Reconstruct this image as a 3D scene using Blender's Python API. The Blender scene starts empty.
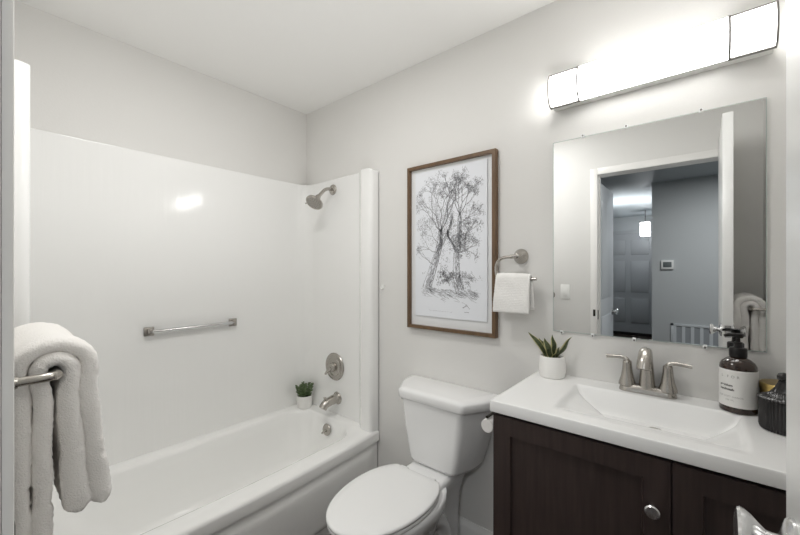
import bpy, bmesh, math, random
from mathutils import Vector, Matrix, noise
R = math.radians
PI = math.pi
scene = bpy.context.scene
COL = scene.collection

# ------------------------------------------------------------------ camera
CX, CY, CZ = 2.1576, -1.55, 1.335
cam_data = bpy.data.cameras.new('camera')
cam_data.sensor_width = 36.0
cam_data.lens = 362.0 / 800.0 * 36.0
cam_data.shift_y = 2.5 / 800.0
cam_data.clip_start = 0.01
cam = bpy.data.objects.new('camera', cam_data)
COL.objects.link(cam)
cam.location = (CX, CY, CZ)
cam.rotation_euler = (R(90), 0, R(39.84))
scene.camera = cam

# ------------------------------------------------------------------ world, exposure
w = bpy.data.worlds.new('world')
scene.world = w
w.use_nodes = True
w.node_tree.nodes['Background'].inputs[0].default_value = (0.75, 0.85, 1.0, 1)
w.node_tree.nodes['Background'].inputs[1].default_value = 0.3
vs = scene.view_settings
vs.view_transform = 'Standard'
vs.look = 'None'
vs.gamma = 1.0
vs.exposure = 1.08
vs.use_curve_mapping = False
try:
    scene.cycles.max_bounces = 16
    scene.cycles.diffuse_bounces = 10
    scene.cycles.glossy_bounces = 8
    scene.cycles.caustics_reflective = False
    scene.cycles.sample_clamp_indirect = 4.0
except Exception:
    pass
VANITY_W = 7.6        # strength of the vanity light's diffuser
HALL_W = 10.5         # added hall fill light, watts
HALL2_W = 8.0


def area(name, loc, size, power, rot=(0, 0, 0), col=(1, 1, 1), sy=None):
    d = bpy.data.lights.new(name, 'AREA')
    d.energy = power
    d.size = size
    d.color = col
    if sy:
        d.shape = 'RECTANGLE'
        d.size_y = sy
    o = bpy.data.objects.new(name, d)
    o.location = loc
    o.rotation_euler = rot
    COL.objects.link(o)
    return o


# added fill lights without fixtures, two in the hall and two in the bathroom
area('hall_fill_light', (2.5, -2.9, 2.41), 0.5, HALL_W, col=(0.97, 0.99, 1.0))  # added to brighten the hall, no lamp body
ed = bpy.data.lights.new('entry_fill_spot', 'SPOT')  # added unseen spot, gives the entry ceiling its glow
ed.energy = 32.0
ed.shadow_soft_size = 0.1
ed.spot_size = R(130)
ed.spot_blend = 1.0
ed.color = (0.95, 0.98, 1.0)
eo = bpy.data.objects.new('entry_fill_spot', ed)
eo.location = (1.15, -5.2, 1.7)
eo.rotation_euler = (R(180), 0, 0)
COL.objects.link(eo)
area('bathroom_fill_light', (1.12, -0.98, 2.43), 0.3, 4.2, col=(1.0, 0.99, 0.965))  # added fill under the ceiling, evens out the room's brightness
pd = bpy.data.lights.new('bathroom_fill_spot', 'SPOT')  # added unseen spot, bounced off the ceiling to brighten the room
pd.energy = 12.0
pd.shadow_soft_size = 0.25
pd.spot_size = R(110)
pd.spot_blend = 1.0
pd.color = (1.0, 0.995, 0.985)
po = bpy.data.objects.new('bathroom_fill_spot', pd)
po.location = (1.50, -0.85, 0.95)
po.rotation_euler = (0, R(150), 0)
COL.objects.link(po)


# ------------------------------------------------------------------ materials
def mat(name, col, rough=0.5, metal=0.0, bump=None, spec=0.5, var=None, emit=None, trans=0.0, coat=0.0, sheen=0.0, ior=1.45, bstretch=None):
    m = bpy.data.materials.new(name)
    m.use_nodes = True
    nt = m.node_tree
    b = nt.nodes['Principled BSDF']
    b.inputs['Base Color'].default_value = (*col, 1)
    b.inputs['Roughness'].default_value = rough
    b.inputs['Metallic'].default_value = metal
    b.inputs['Specular IOR Level'].default_value = spec
    b.inputs['IOR'].default_value = ior
    b.inputs['Transmission Weight'].default_value = trans
    b.inputs['Coat Weight'].default_value = coat
    b.inputs['Coat Roughness'].default_value = 0.05
    b.inputs['Sheen Weight'].default_value = sheen
    if emit:
        b.inputs['Emission Color'].default_value = (*emit[0], 1)
        b.inputs['Emission Strength'].default_value = emit[1]
    if bump or var:
        tc = nt.nodes.new('ShaderNodeTexCoord')
    if bump:
        sc, st, dist = bump
        n = nt.nodes.new('ShaderNodeTexNoise')
        n.inputs['Scale'].default_value = sc
        n.inputs['Detail'].default_value = 4
        bp = nt.nodes.new('ShaderNodeBump')
        bp.inputs['Strength'].default_value = st
        bp.inputs['Distance'].default_value = dist
        if bstretch:
            mpb = nt.nodes.new('ShaderNodeMapping')
            mpb.inputs['Scale'].default_value = bstretch
            nt.links.new(tc.outputs['Object'], mpb.inputs['Vector'])
            nt.links.new(mpb.outputs['Vector'], n.inputs['Vector'])
        else:
            nt.links.new(tc.outputs['Object'], n.inputs['Vector'])
        nt.links.new(n.outputs['Fac'], bp.inputs['Height'])
        nt.links.new(bp.outputs['Normal'], b.inputs['Normal'])
    if var:
        sc, amt, stretch = var
        mp = nt.nodes.new('ShaderNodeMapping')
        mp.inputs['Scale'].default_value = stretch
        n2 = nt.nodes.new('ShaderNodeTexNoise')
        n2.inputs['Scale'].default_value = sc
        n2.inputs['Detail'].default_value = 6
        mx = nt.nodes.new('ShaderNodeMix')
        mx.data_type = 'RGBA'
        mx.inputs['A'].default_value = (*[max(0, c * (1 - amt)) for c in col], 1)
        mx.inputs['B'].default_value = (*[min(1, c * (1 + amt)) for c in col], 1)
        nt.links.new(tc.outputs['Object'], mp.inputs['Vector'])
        nt.links.new(mp.outputs['Vector'], n2.inputs['Vector'])
        nt.links.new(n2.outputs['Fac'], mx.inputs['Factor'])
        nt.links.new(mx.outputs['Result'], b.inputs['Base Color'])
    return m


M = {}
M['wall'] = mat('wall_paint', (0.73, 0.722, 0.705), 0.55, bump=(130, 0.25, 0.0015), spec=0.3)
M['ceiling'] = mat('ceiling_paint', (0.83, 0.825, 0.81), 0.7, bump=(130, 0.2, 0.0015), spec=0.2)
M['hallwall'] = mat('hall_paint', (0.53, 0.55, 0.555), 0.5, spec=0.3)
M['hallceil'] = mat('hall_ceiling_paint', (0.52, 0.56, 0.58), 0.5, spec=0.3)
M['trim'] = mat('trim_paint', (0.84, 0.83, 0.81), 0.35)
M['base'] = mat('baseboard_paint', (0.82, 0.82, 0.81), 0.4)
M['floor'] = mat('dark_wood_floor', (0.045, 0.028, 0.02), 0.4, var=(9, 0.5, (1, 12, 1)))
M['doorw'] = mat('door_paint', (0.83, 0.83, 0.82), 0.3)
M['doorgrey'] = mat('front_door_paint', (0.45, 0.46, 0.47), 0.4)
M['halldoor'] = mat('hall_door_paint', (0.63, 0.66, 0.69), 0.25)
M['surround'] = mat('white_surround', (0.87, 0.87, 0.86), 0.09, bump=(3.0, 0.22, 0.004), spec=0.5, bstretch=(9, 9, 0.6))
M['tub'] = mat('white_tub', (0.90, 0.90, 0.89), 0.14, spec=0.5, coat=0.3)
M['porc'] = mat('white_porcelain', (0.84, 0.84, 0.84), 0.12, spec=0.5, coat=0.4)
M['seat'] = mat('white_plastic', (0.82, 0.82, 0.815), 0.25)
M['counter'] = mat('white_counter', (0.85, 0.85, 0.845), 0.25, spec=0.5)
M['wood'] = mat('espresso_wood', (0.042, 0.029, 0.0265), 0.36, var=(6, 0.45, (14, 14, 1)), spec=0.5)
M['gap'] = mat('dark_gap', (0.012, 0.009, 0.008), 0.6)
M['nickel'] = mat('brushed_nickel', (0.47, 0.445, 0.41), 0.27, metal=1.0)
M['chrome'] = mat('chrome', (0.75, 0.75, 0.75), 0.12, metal=1.0)
M['satin'] = mat('satin_chrome', (0.72, 0.72, 0.72), 0.22, metal=1.0)
M['band'] = mat('fixture_metal', (0.26, 0.25, 0.24), 0.45, metal=1.0)
M['mirror'] = mat('mirror_silver', (0.93, 0.94, 0.94), 0.0, metal=1.0)
M['mirror_edge'] = mat('mirror_edge', (0.45, 0.5, 0.48), 0.2)
M['clip'] = mat('clear_plastic', (0.85, 0.86, 0.86), 0.15)
M['glow'] = mat('lit_diffuser', (0.9, 0.9, 0.88), 0.3, emit=((1.0, 0.99, 0.965), VANITY_W))
M['sconce'] = mat('lit_lantern', (0.9, 0.9, 0.9), 0.3, emit=((0.95, 0.97, 1.0), 9.0))
M['frame'] = mat('walnut_frame', (0.135, 0.080, 0.042), 0.45, var=(8, 0.5, (6, 6, 1)))
M['matboard'] = mat('white_matboard', (0.76, 0.77, 0.78), 0.7)
M['paper'] = mat('white_paper', (0.77, 0.79, 0.83), 0.8)
M['ink'] = mat('grey_ink', (0.24, 0.24, 0.255), 0.8)
M['terry'] = mat('white_terry', (0.92, 0.90, 0.875), 0.95, bump=(330, 0.6, 0.004), sheen=0.3, spec=0.1)
M['waffle'] = mat('white_waffle', (0.84, 0.83, 0.81), 0.95, bump=(300, 0.3, 0.002), sheen=0.2, spec=0.1)
M['pot'] = mat('white_ceramic', (0.80, 0.79, 0.77), 0.45, bump=(60, 0.1, 0.001))
M['soil'] = mat('dark_soil', (0.02, 0.014, 0.01), 0.95, bump=(200, 1.0, 0.01))
M['leaf'] = mat('snake_leaf', (0.13, 0.16, 0.085), 0.4, var=(60, 0.8, (1, 1, 4)))
M['leaf_edge'] = mat('snake_leaf_edge', (0.66, 0.62, 0.34), 0.45)
M['succ'] = mat('succulent_leaf', (0.115, 0.165, 0.075), 0.45, var=(50, 0.6, (1, 1, 1)))
M['amber'] = mat('dark_amber_plastic', (0.028, 0.014, 0.009), 0.1, coat=0.4)
M['black'] = mat('black_plastic', (0.008, 0.007, 0.007), 0.3, spec=0.35)
M['label'] = mat('label_paper', (0.80, 0.79, 0.77), 0.6)
M['text'] = mat('label_ink', (0.05, 0.045, 0.04), 0.7)
M['textg'] = mat('label_ink_grey', (0.30, 0.29, 0.28), 0.7)
M['gold'] = mat('brushed_gold', (0.50, 0.36, 0.13), 0.28, metal=1.0)
M['smoke'] = mat('smoked_glass', (0.022, 0.020, 0.020), 0.2)
M['tissue'] = mat('tissue', (0.82, 0.80, 0.78), 0.95)
M['bronze'] = mat('dark_bronze', (0.05, 0.045, 0.04), 0.35, metal=0.8)
M['plate'] = mat('switch_plastic', (0.84, 0.84, 0.82), 0.4)
M['screen'] = mat('grey_screen', (0.13, 0.15, 0.15), 0.3)
M['vent'] = mat('vent_paint', (0.66, 0.69, 0.71), 0.4)
M['ventdark'] = mat('vent_dark', (0.36, 0.38, 0.40), 0.7)


# ------------------------------------------------------------------ mesh helpers
def box(bm, lo, hi, bevel=0.0, seg=2):
    res = bmesh.ops.create_cube(bm, size=1.0)
    vs_ = res['verts']
    c = [(lo[i] + hi[i]) / 2 for i in range(3)]
    s = [abs(hi[i] - lo[i]) for i in range(3)]
    for v in vs_:
        v.co = Vector((c[0] + v.co.x * s[0], c[1] + v.co.y * s[1], c[2] + v.co.z * s[2]))
    if bevel > 0:
        es = list({e for v in vs_ for e in v.link_edges})
        bmesh.ops.bevel(bm, geom=es, offset=min(bevel, min(s) * 0.49), segments=seg, affect='EDGES', profile=0.5)
    return vs_


def loft(bm, rings, closed=True, cap0=False, cap1=False):
    vr = [[bm.verts.new(p) for p in ring] for ring in rings]
    n = len(vr[0])
    for a, b in zip(vr, vr[1:]):
        for i in range(n if closed else n - 1):
            j = (i + 1) % n
            try:
                bm.faces.new((a[i], a[j], b[j], b[i]))
            except ValueError:
                pass
    if cap0:
        bm.faces.new(vr[0][::-1])
    if cap1:
        bm.faces.new(vr[-1])
    return vr


def frame_of(d, up=None):
    d = d.normalized()
    u = Vector(up) if up else (Vector((0, 0, 1)) if abs(d.z) < 0.9 else Vector((1, 0, 0)))
    a = d.cross(u).normalized()
    b = a.cross(d).normalized()
    return a, b


def tube(bm, pts, rad, n=14, cap=True, flat=1.0):
    pts = [Vector(p) for p in pts]
    if not isinstance(rad, (list, tuple)):
        rad = [rad] * len(pts)
    rings = []
    prev = None
    for i, p in enumerate(pts):
        d = (pts[min(i + 1, len(pts) - 1)] - pts[max(i - 1, 0)])
        if prev is None:
            a, b = frame_of(d)
        else:
            a = prev - d.normalized() * prev.dot(d.normalized())
            a.normalize()
            b = a.cross(d.normalized())
        prev = a
        rings.append([p + (a * math.cos(t) + b * math.sin(t) * flat) * rad[i] for t in [2 * PI * k / n for k in range(n)]])
    loft(bm, rings, True, cap, cap)


def smooth_path(ctrl, n=8):
    P = [Vector(p) for p in ctrl]
    P = [P[0] * 2 - P[1]] + P + [P[-1] * 2 - P[-2]]
    out = []
    for i in range(1, len(P) - 2):
        for k in range(n):
            t = k / n
            p0, p1, p2, p3 = P[i - 1], P[i], P[i + 1], P[i + 2]
            out.append(0.5 * ((2 * p1) + (p2 - p0) * t + (2 * p0 - 5 * p1 + 4 * p2 - p3) * t * t + (3 * p1 - p0 - 3 * p2 + p3) * t ** 3))
    out.append(P[-2])
    return out


def lathe(bm, prof, center=(0, 0, 0), axis='Z', n=40, sx=1.0, sy=1.0, wave=None):
    """prof: list of (r, h).  axis: direction h runs along."""
    c = Vector(center)
    if isinstance(axis, str):
        ax = {'Z': Vector((0, 0, 1)), 'X': Vector((1, 0, 0)), '-X': Vector((-1, 0, 0)), 'Y': Vector((0, 1, 0)), '-Y': Vector((0, -1, 0)), '-Z': Vector((0, 0, -1))}[axis]
    else:
        ax = Vector(axis).normalized()
    if abs(ax.z) > 0.99:
        a, b = Vector((1, 0, 0)), Vector((0, 1, 0)) * (1 if ax.z > 0 else -1)
    else:
        a, b = frame_of(ax)
        b = ax.cross(a)
    rings = []
    for r, h in prof:
        ring = []
        for k in range(n):
            t = 2 * PI * k / n
            rr = max(r, 1e-5)
            if wave:
                rr *= 1 + wave[1] * math.cos(wave[0] * t)
            ring.append(c + ax * h + a * (math.cos(t) * rr * sx) + b * (math.sin(t) * rr * sy))
        rings.append(ring)
    loft(bm, rings, True, True, True)


def rrect(x0, x1, y0, y1, r, nc=8, ne=6):
    """closed rounded rectangle, always 4*(nc+ne) points, counter clockwise from bottom right"""
    pts = []
    cs = [((x1 - r, y0 + r), -90), ((x1 - r, y1 - r), 0), ((x0 + r, y1 - r), 90), ((x0 + r, y0 + r), 180)]
    for i, ((cx_, cy_), a0) in enumerate(cs):
        for k in range(nc):
            a = R(a0 + 90 * k / (nc - 1))
            pts.append((cx_ + r * math.cos(a), cy_ + r * math.sin(a)))
        (nx, ny), na = cs[(i + 1) % 4]
        a = R(na)
        e = (nx + r * math.cos(a), ny + r * math.sin(a))
        s = pts[-1]
        for k in range(1, ne + 1):
            t = k / (ne + 1)
            pts.append((s[0] + (e[0] - s[0]) * t, s[1] + (e[1] - s[1]) * t))
    return pts


BASE = {}


def obj(name, bm, material, parent=None, smooth=35, kind=None, label=None, recalc=True):
    me = bpy.data.meshes.new(name)
    if recalc:
        bmesh.ops.recalc_face_normals(bm, faces=bm.faces)
    bm.to_mesh(me)
    bm.free()
    mats = material if isinstance(material, (list, tuple)) else [material]
    for m in mats:
        me.materials.append(m)
    if smooth:
        me.polygons.foreach_set('use_smooth', [True] * len(me.polygons))
        me.set_sharp_from_angle(angle=R(smooth))
    o = bpy.data.objects.new(name, me)
    COL.objects.link(o)
    if parent is not None:
        o.parent = parent
        loc = BASE[parent.name]
        me.transform(Matrix.Translation(-loc))
        BASE[o.name] = loc
    else:
        # origin at the mesh's base centre
        co = [v.co for v in me.vertices]
        lo = Vector([min(v[i] for v in co) for i in range(3)])
        hi = Vector([max(v[i] for v in co) for i in range(3)])
        c = Vector(((lo.x + hi.x) / 2, (lo.y + hi.y) / 2, lo.z))
        me.transform(Matrix.Translation(-c))
        o.location = c
        BASE[o.name] = c
    if kind:
        o['kind'] = kind
    if label:
        o['label'] = label
    return o


def thing(name, label, cat, loc, group=None):
    o = bpy.data.objects.new(name, None)
    COL.objects.link(o)
    o.empty_display_size = 0.05
    o.location = loc
    BASE[o.name] = Vector(loc)
    o['label'] = label
    o['category'] = cat
    if group:
        o['group'] = group
    return o


def tag(o, label, cat, group=None):
    o['label'] = label
    o['category'] = cat
    if group:
        o['group'] = group
    return o


def new():
    return bmesh.new()


def boxobj(name, lo, hi, m, parent=None, bevel=0.0, kind=None, label=None):
    bm = new()
    box(bm, lo, hi, bevel)
    return obj(name, bm, m, parent, kind=kind, label=label)


def ext_poly(bm, poly, axis, a, b):
    """extrude a 2-D polygon; axis 'X': poly=(y,z), 'Y': (x,z), 'Z': (x,y)"""
    def P(p, h):
        return {'X': (h, p[0], p[1]), 'Y': (p[0], h, p[1]), 'Z': (p[0], p[1], h)}[axis]
    loft(bm, [[P(p, a) for p in poly], [P(p, b) for p in poly]], True, True, True)


CEIL = 2.44
YF = -1.525      # inner face of the doorway wall
XR = 2.44        # side wall past the vanity
JL, JR = 1.550, 2.246   # doorway opening
DTOP = 2.055
# ================================================================== SETTING
boxobj('floor', (-0.1, -7.5, -0.1), (4.2, 0.1, 0.0), M['floor'], kind='structure')
boxobj('wall_back', (-0.1, -1.635, 0), (0.0, 0.1, CEIL), M['wall'], kind='structure')
boxobj('wall_right', (0.0, 0.0, 0), (XR + 0.1, 0.1, CEIL), M['wall'], kind='structure')
boxobj('wall_side', (XR, -1.525, 0), (XR + 0.1, 0.0, CEIL), M['wall'], kind='structure')
boxobj('ceiling', (-0.1, -1.635, CEIL), (XR + 0.1, 0.1, CEIL + 0.1), M['ceiling'], kind='structure')
bm = new()
box(bm, (0.0, -1.625, 0), (JL - 0.012, YF, CEIL))
box(bm, (JR + 0.012, -1.625, 0), (XR + 0.1, YF, CEIL))
box(bm, (JL - 0.012, -1.625, DTOP + 0.012), (JR + 0.012, YF, CEIL))
obj('wall_front', bm, M['wall'], kind='structure')
# hall face of that wall, and the hall
bm = new()
box(bm, (-0.1, -1.635, 0), (JL - 0.012, -1.625, CEIL))
box(bm, (JR + 0.012, -1.635, 0), (4.1, -1.625, CEIL))
box(bm, (JL - 0.012, -1.635, DTOP + 0.012), (JR + 0.012, -1.625, CEIL))
obj('wall_hall_near', bm, M['hallwall'], kind='structure')
boxobj('wall_hall_far', (1.668, -4.15, 0), (4.1, -4.05, CEIL), M['hallwall'], kind='structure')
boxobj('wall_hall_corner', (1.668, -7.4, 0), (1.768, -4.15, CEIL), M['hallwall'], kind='structure')
boxobj('wall_hall_left', (-0.1, -7.4, 0), (0.0, -1.635, CEIL), M['hallwall'], kind='structure')
boxobj('wall_hall_right', (4.0, -4.05, 0), (4.1, -1.635, CEIL), M['hallwall'], kind='structure')
boxobj('wall_hall_end', (0.0, -7.4, 0), (1.668, -7.3, CEIL), M['hallwall'], kind='structure')
boxobj('ceiling_hall', (-0.1, -7.4, CEIL), (4.1, -1.635, CEIL + 0.1), M['hallceil'], kind='structure')

# baseboards
def baseboard(name, lo, hi, face):
    bm = new()
    box(bm, lo, hi, 0.003)
    return obj(name, bm, M['base'], kind='structure')


bm = new()
prof = [(0.0, 0.0), (-0.014, 0.0), (-0.014, 0.098), (-0.011, 0.112), (-0.006, 0.118), (-0.004, 0.13), (0.0, 0.13)]
ext_poly(bm, prof, 'X', 0.72, 1.634)
ext_poly(bm, prof, 'X', 2.412, XR)
obj('baseboard_right', bm, M['base'], kind='structure')
boxobj('baseboard_front', (0.80, YF, 0), (JL - 0.05, YF + 0.014, 0.13), M['base'], kind='structure', bevel=0.003)
boxobj('baseboard_side', (XR - 0.014, -1.5, 0), (XR, -0.014, 0.13), M['base'], kind='structure', bevel=0.003)

# door casing and jamb
CW = 0.048
bm = new()
for (lo, hi) in [((JL - CW, YF, 0), (JL, YF + 0.0107, DTOP + CW)), ((JR, YF, 0), (JR + CW, YF + 0.0107, DTOP + CW)), ((JL, YF, DTOP), (JR, YF + 0.0107, DTOP + CW))]:
    box(bm, lo, hi, 0.003)
obj('trim_1', bm, M['trim'], kind='structure')
bm = new()
box(bm, (JL - 0.012, -1.64, 0), (JL, YF, DTOP))
box(bm, (JR, -1.64, 0), (JR + 0.012, YF, DTOP))
box(bm, (JL - 0.012, -1.64, DTOP), (JR + 0.012, YF, DTOP + 0.012))
box(bm, (JL, -1.60, 0), (JL + 0.006, -1.575, DTOP))
obj('trim_2', bm, M['trim'], kind='structure')
bm = new()
box(bm, (JL - 0.001, -1.556, 0.96), (JL + 0.0015, -1.53, 1.03), 0.0005)
box(bm, (JL - 0.028, YF + 0.0097, 0.985), (JL - 0.012, YF + 0.0122, 1.035), 0.0005)
st = obj('strike_plate', bm, M['bronze'])
tag(st, 'small dark metal strike plate on the white doorway casing', 'strike plate')

# ---- bathroom door, open beside the camera
door = boxobj('door_1', (2.2365, -1.508, 0.012), (2.2775, -0.907, 2.125), M['doorw'], kind='structure', bevel=0.002)
door['label'] = 'white painted bathroom door standing open at the right edge of the photo'


def knob_profile(k=1.0):
    return [(0.0001, 0.0), (0.033, 0.0), (0.033, 0.003), (0.030, 0.0065), (0.020, 0.010), (0.013, 0.0125), (0.0115, 0.018), (0.012, 0.023), (0.0165, 0.028), (0.0235, 0.035),
            (0.0275, 0.041), (0.0285, 0.0445), (0.0265, 0.0475), (0.018, 0.0495), (0.0001, 0.0503)]


KY, KZ = -0.967, 1.026
dk = thing('door_knob', 'satin chrome tulip shaped knob on the open white bathroom door', 'door knob', (2.257, KY, KZ))
P = knob_profile()
for sgn, ax, x0 in ((-1, '-X', 2.2365), (1, 'X', 2.2775)):
    bm = new()
    lathe(bm, P[:6] + [(0.0001, 0.0126)], (x0, KY, KZ), ax, 40)
    obj('rosette', bm, M['satin'], dk)
    bm = new()
    lathe(bm, [(0.0115, 0.0115)] + P[6:], (x0, KY, KZ), ax, 40)
    obj('knob', bm, M['satin'], dk)
boxobj('latch_plate', (2.2445, -0.9072, KZ - 0.03), (2.2695, -0.9062, KZ + 0.03), M['satin'], dk)

# ---- hall door, front door
hd = thing('hall_door', 'pale blue grey hall door standing open, seen at the left of the mirror', 'door', (1.515, -2.0, 0.0))
hd['kind'] = 'structure'
bm = new()
box(bm, (1.492, -2.29, 0.01), (1.528, -1.665, 2.04), 0.002)
obj('door_slab', bm, M['halldoor'], hd)
for (z0, z1) in ((0.2, 0.95), (1.1, 1.9)):
    bm = new()
    box(bm, (1.527, -2.19, z0), (1.532, -1.77, z1), 0.003)
    obj('door_panel', bm, M['halldoor'], hd)
bm = new()
lathe(bm, knob_profile(), (1.528, -2.225, 0.96), 'X', 24)
obj('knob', bm, M['chrome'], hd)

fd = thing('front_door', 'grey six panel front door at the far end of the hall in the mirror', 'door', (0.95, -7.26, 0))
fd['kind'] = 'structure'
bm = new()
box(bm, (0.50, -7.30, 0.05), (1.46, -7.26, 2.08))
obj('door_slab', bm, M['doorgrey'], fd)
for cx0, cx1 in ((0.62, 0.93), (1.03, 1.34)):
    for z0, z1 in ((0.25, 0.75), (0.88, 1.52), (1.65, 1.95)):
        bm = new()
        box(bm, (cx0, -7.262, z0), (cx1, -7.245, z1), 0.012)
        obj('door_panel', bm, M['doorgrey'], fd)
bm = new()
for lo, hi in (((0.43, -7.30, 0), (0.50, -7.25, 2.15)), ((1.46, -7.30, 0), (1.53, -7.25, 2.15)), ((0.43, -7.30, 2.08), (1.53, -7.24, 2.15))):
    box(bm, lo, hi, 0.004)
obj('door_frame', bm, M['doorgrey'], fd)
boxobj('threshold', (0.50, -7.30, 0.0), (1.46, -7.2, 0.05), M['gap'], fd)

pl = thing('pendant_lantern', 'bright white lantern hanging in the hall before the grey front door', 'lamp', (1.352, -6.5, 1.95))
bm = new()
ext_poly(bm, rrect(1.28, 1.424, -6.57, -6.43, 0.02), 'Z', 1.965, 2.21)
obj('shade', bm, M['sconce'], pl)
bm = new()
box(bm, (1.27, -6.58, 2.21), (1.434, -6.42, 2.225), 0.003)
tube(bm, [(1.352, -6.5, 2.22), (1.352, -6.5, CEIL)], 0.006)
obj('stem', bm, M['band'], pl)

# ---- thermostat, vent, switch
th = thing('thermostat', 'small square white thermostat on the blue grey hall wall in the mirror', 'thermostat', (1.83, -4.05, 1.34))
boxobj('body', (1.765, -4.05, 1.345), (1.89, -4.025, 1.455), M['plate'], th, bevel=0.004)
boxobj('display', (1.785, -4.026, 1.37), (1.87, -4.022, 1.435), M['screen'], th, bevel=0.001)

vt = thing('wall_vent', 'wide white return air grille low on the hall wall in the mirror', 'vent', (2.25, -4.05, 0.4))
V0, V1, VZ0, VZ1 = 1.86, 2.62, 0.42, 0.68
boxobj('backing', (V0, -4.05, VZ0), (V1, -4.044, VZ1), M['ventdark'], vt)
bm = new()
for lo, hi in (((V0, VZ0), (V1, VZ0 + 0.03)), ((V0, VZ1 - 0.03), (V1, VZ1)), ((V0, VZ0), (V0 + 0.03, VZ1)), ((V1 - 0.03, VZ0), (V1, VZ1))):
    box(bm, (lo[0], -4.05, lo[1]), (hi[0], -4.035, hi[1]), 0.002)
obj('frame', bm, M['vent'], vt)
for k in range(9):
    x = V0 + 0.04 + k * (V1 - V0 - 0.08) / 8.0
    boxobj('slat', (x - 0.016, -4.047, VZ0 + 0.02), (x + 0.016, -4.037, VZ1 - 0.02), M['vent'], vt)

sw = thing('light_switch', 'white light switch plate beside the doorway, reflected left in the mirror', 'switch', (1.32, YF, 1.10))
boxobj('plate', (1.285, YF, 1.105), (1.355, YF + 0.006, 1.22), M['plate'], sw, bevel=0.002)
boxobj('rocker', (1.304, YF + 0.005, 1.13), (1.336, YF + 0.010, 1.195), M['plate'], sw, bevel=0.002)

# ================================================================== BATHTUB
TX = 0.712
TY0, TY1 = -1.52, -0.004


def bow(x, y, amt=0.034):
    if x < 0.45:
        return x
    t = (y - TY0) / (TY1 - TY0)
    t = min(1, max(0, t))
    return x + amt * math.sin(PI * t) * min(1, (x - 0.45) / 0.2)


def rim_z(x):
    return 0.410 - 0.009 * (x / TX)


tub = thing('bathtub', 'white alcove bathtub with a rolled front rim along the back wall', 'bathtub', (0.35, -0.76, 0))
bm = new()
rings = []


def ring3(pts, zf, b=0.034):
    return [(bow(x, y, b), y, zf(x)) for x, y in pts]


o1 = lambda d, r: rrect(0.004, TX + d, TY0, TY1, r, 10, 14)
rings.append(ring3(o1(-0.012, 0.005), lambda x: rim_z(x) - 0.060))
rings.append(ring3(o1(0.0, 0.006), lambda x: rim_z(x) - 0.058))
rings.append(ring3(o1(0.002, 0.008), lambda x: rim_z(x) - 0.016))
rings.append(ring3(o1(-0.002, 0.010), lambda x: rim_z(x) - 0.005))
rings.append(ring3(o1(-0.012, 0.014), lambda x: rim_z(x)))
ix0, ix1, iy0, iy1 = 0.066, 0.618, -1.43, -0.075


def inner(d, dyf, r, dyb=None):
    dyb = d if dyb is None else dyb
    return rrect(ix0 + d, ix1 - d, iy0 + dyb, iy1 - dyf, r, 10, 14)


rings.append(ring3(inner(-0.004, -0.004, 0.145), lambda x: rim_z(x)))
rings.append(ring3(inner(0.006, 0.004, 0.15), lambda x: rim_z(x) - 0.004))
rings.append(ring3(inner(0.016, 0.010, 0.15), lambda x: rim_z(x) - 0.018))
rings.append(ring3(inner(0.026, 0.018, 0.15, 0.06), lambda x: rim_z(x) - 0.07))
rings.append(ring3(inner(0.040, 0.035, 0.15, 0.13), lambda x: 0.22, 0.025))
rings.append(ring3(inner(0.055, 0.055, 0.15, 0.19), lambda x: 0.125, 0.015))
rings.append(ring3(inner(0.085, 0.090, 0.14, 0.24), lambda x: 0.085, 0.01))
rings.append(ring3(inner(0.14, 0.15, 0.12, 0.30), lambda x: 0.072, 0.0))
loft(bm, rings, True, False, True)
obj('basin', bm, M['tub'], tub, smooth=50)
# apron with a raised panel
bm = new()
ny, prof = 40, [(-0.020, 0.345), (-0.020, 0.325), (-0.016, 0.318), (-0.004, 0.300), (-0.001, 0.290), (0.0, 0.27), (0.0, 0.09), (-0.001, 0.075), (-0.004, 0.068), (-0.014, 0.056), (-0.016, 0.05), (-0.016, 0.0)]
rings = []
for i in range(ny + 1):
    t = i / ny
    y = TY0 + (TY1 - TY0) * t
    e = min((y - TY0), (TY1 - y))
    k = min(1.0, max(0.0, (e - 0.035) / 0.03))
    ring = []
    for d, z in prof:
        dd = d if z > 0.32 or z < 0.055 else (-0.016 + (d + 0.016) * k)
        ring.append((bow(TX + dd - 0.002, y), y, z))
    rings.append(ring)
loft(bm, rings, False)
obj('apron', bm, M['tub'], tub, smooth=40)
bm = new()
lathe(bm, [(0.0001, 0.0), (0.036, 0.0), (0.036, 0.004), (0.032, 0.009), (0.018, 0.012), (0.0001, 0.0125)], (0.350, -0.099, 0.333), (0, -0.98, 0.12), 32)
tube(bm, [(0.350, -0.107, 0.333), (0.350, -0.121, 0.330), (0.342, -0.135, 0.318)], [0.008, 0.007, 0.005], 10)
obj('overflow_plate', bm, M['nickel'], tub, label='brushed nickel overflow plate with a trip lever')
bm = new()
lathe(bm, [(0.0001, 0), (0.03, 0), (0.028, 0.004), (0.0001, 0.004)], (0.335, -0.30, 0.072), 'Z', 24)
obj('drain', bm, M['nickel'], tub)

# ================================================================== SURROUND
ZS = 1.928
sur = thing('tub_surround', 'glossy white moulded wall surround above the bathtub', 'shower surround', (0.35, -0.76, 0.39))


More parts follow.
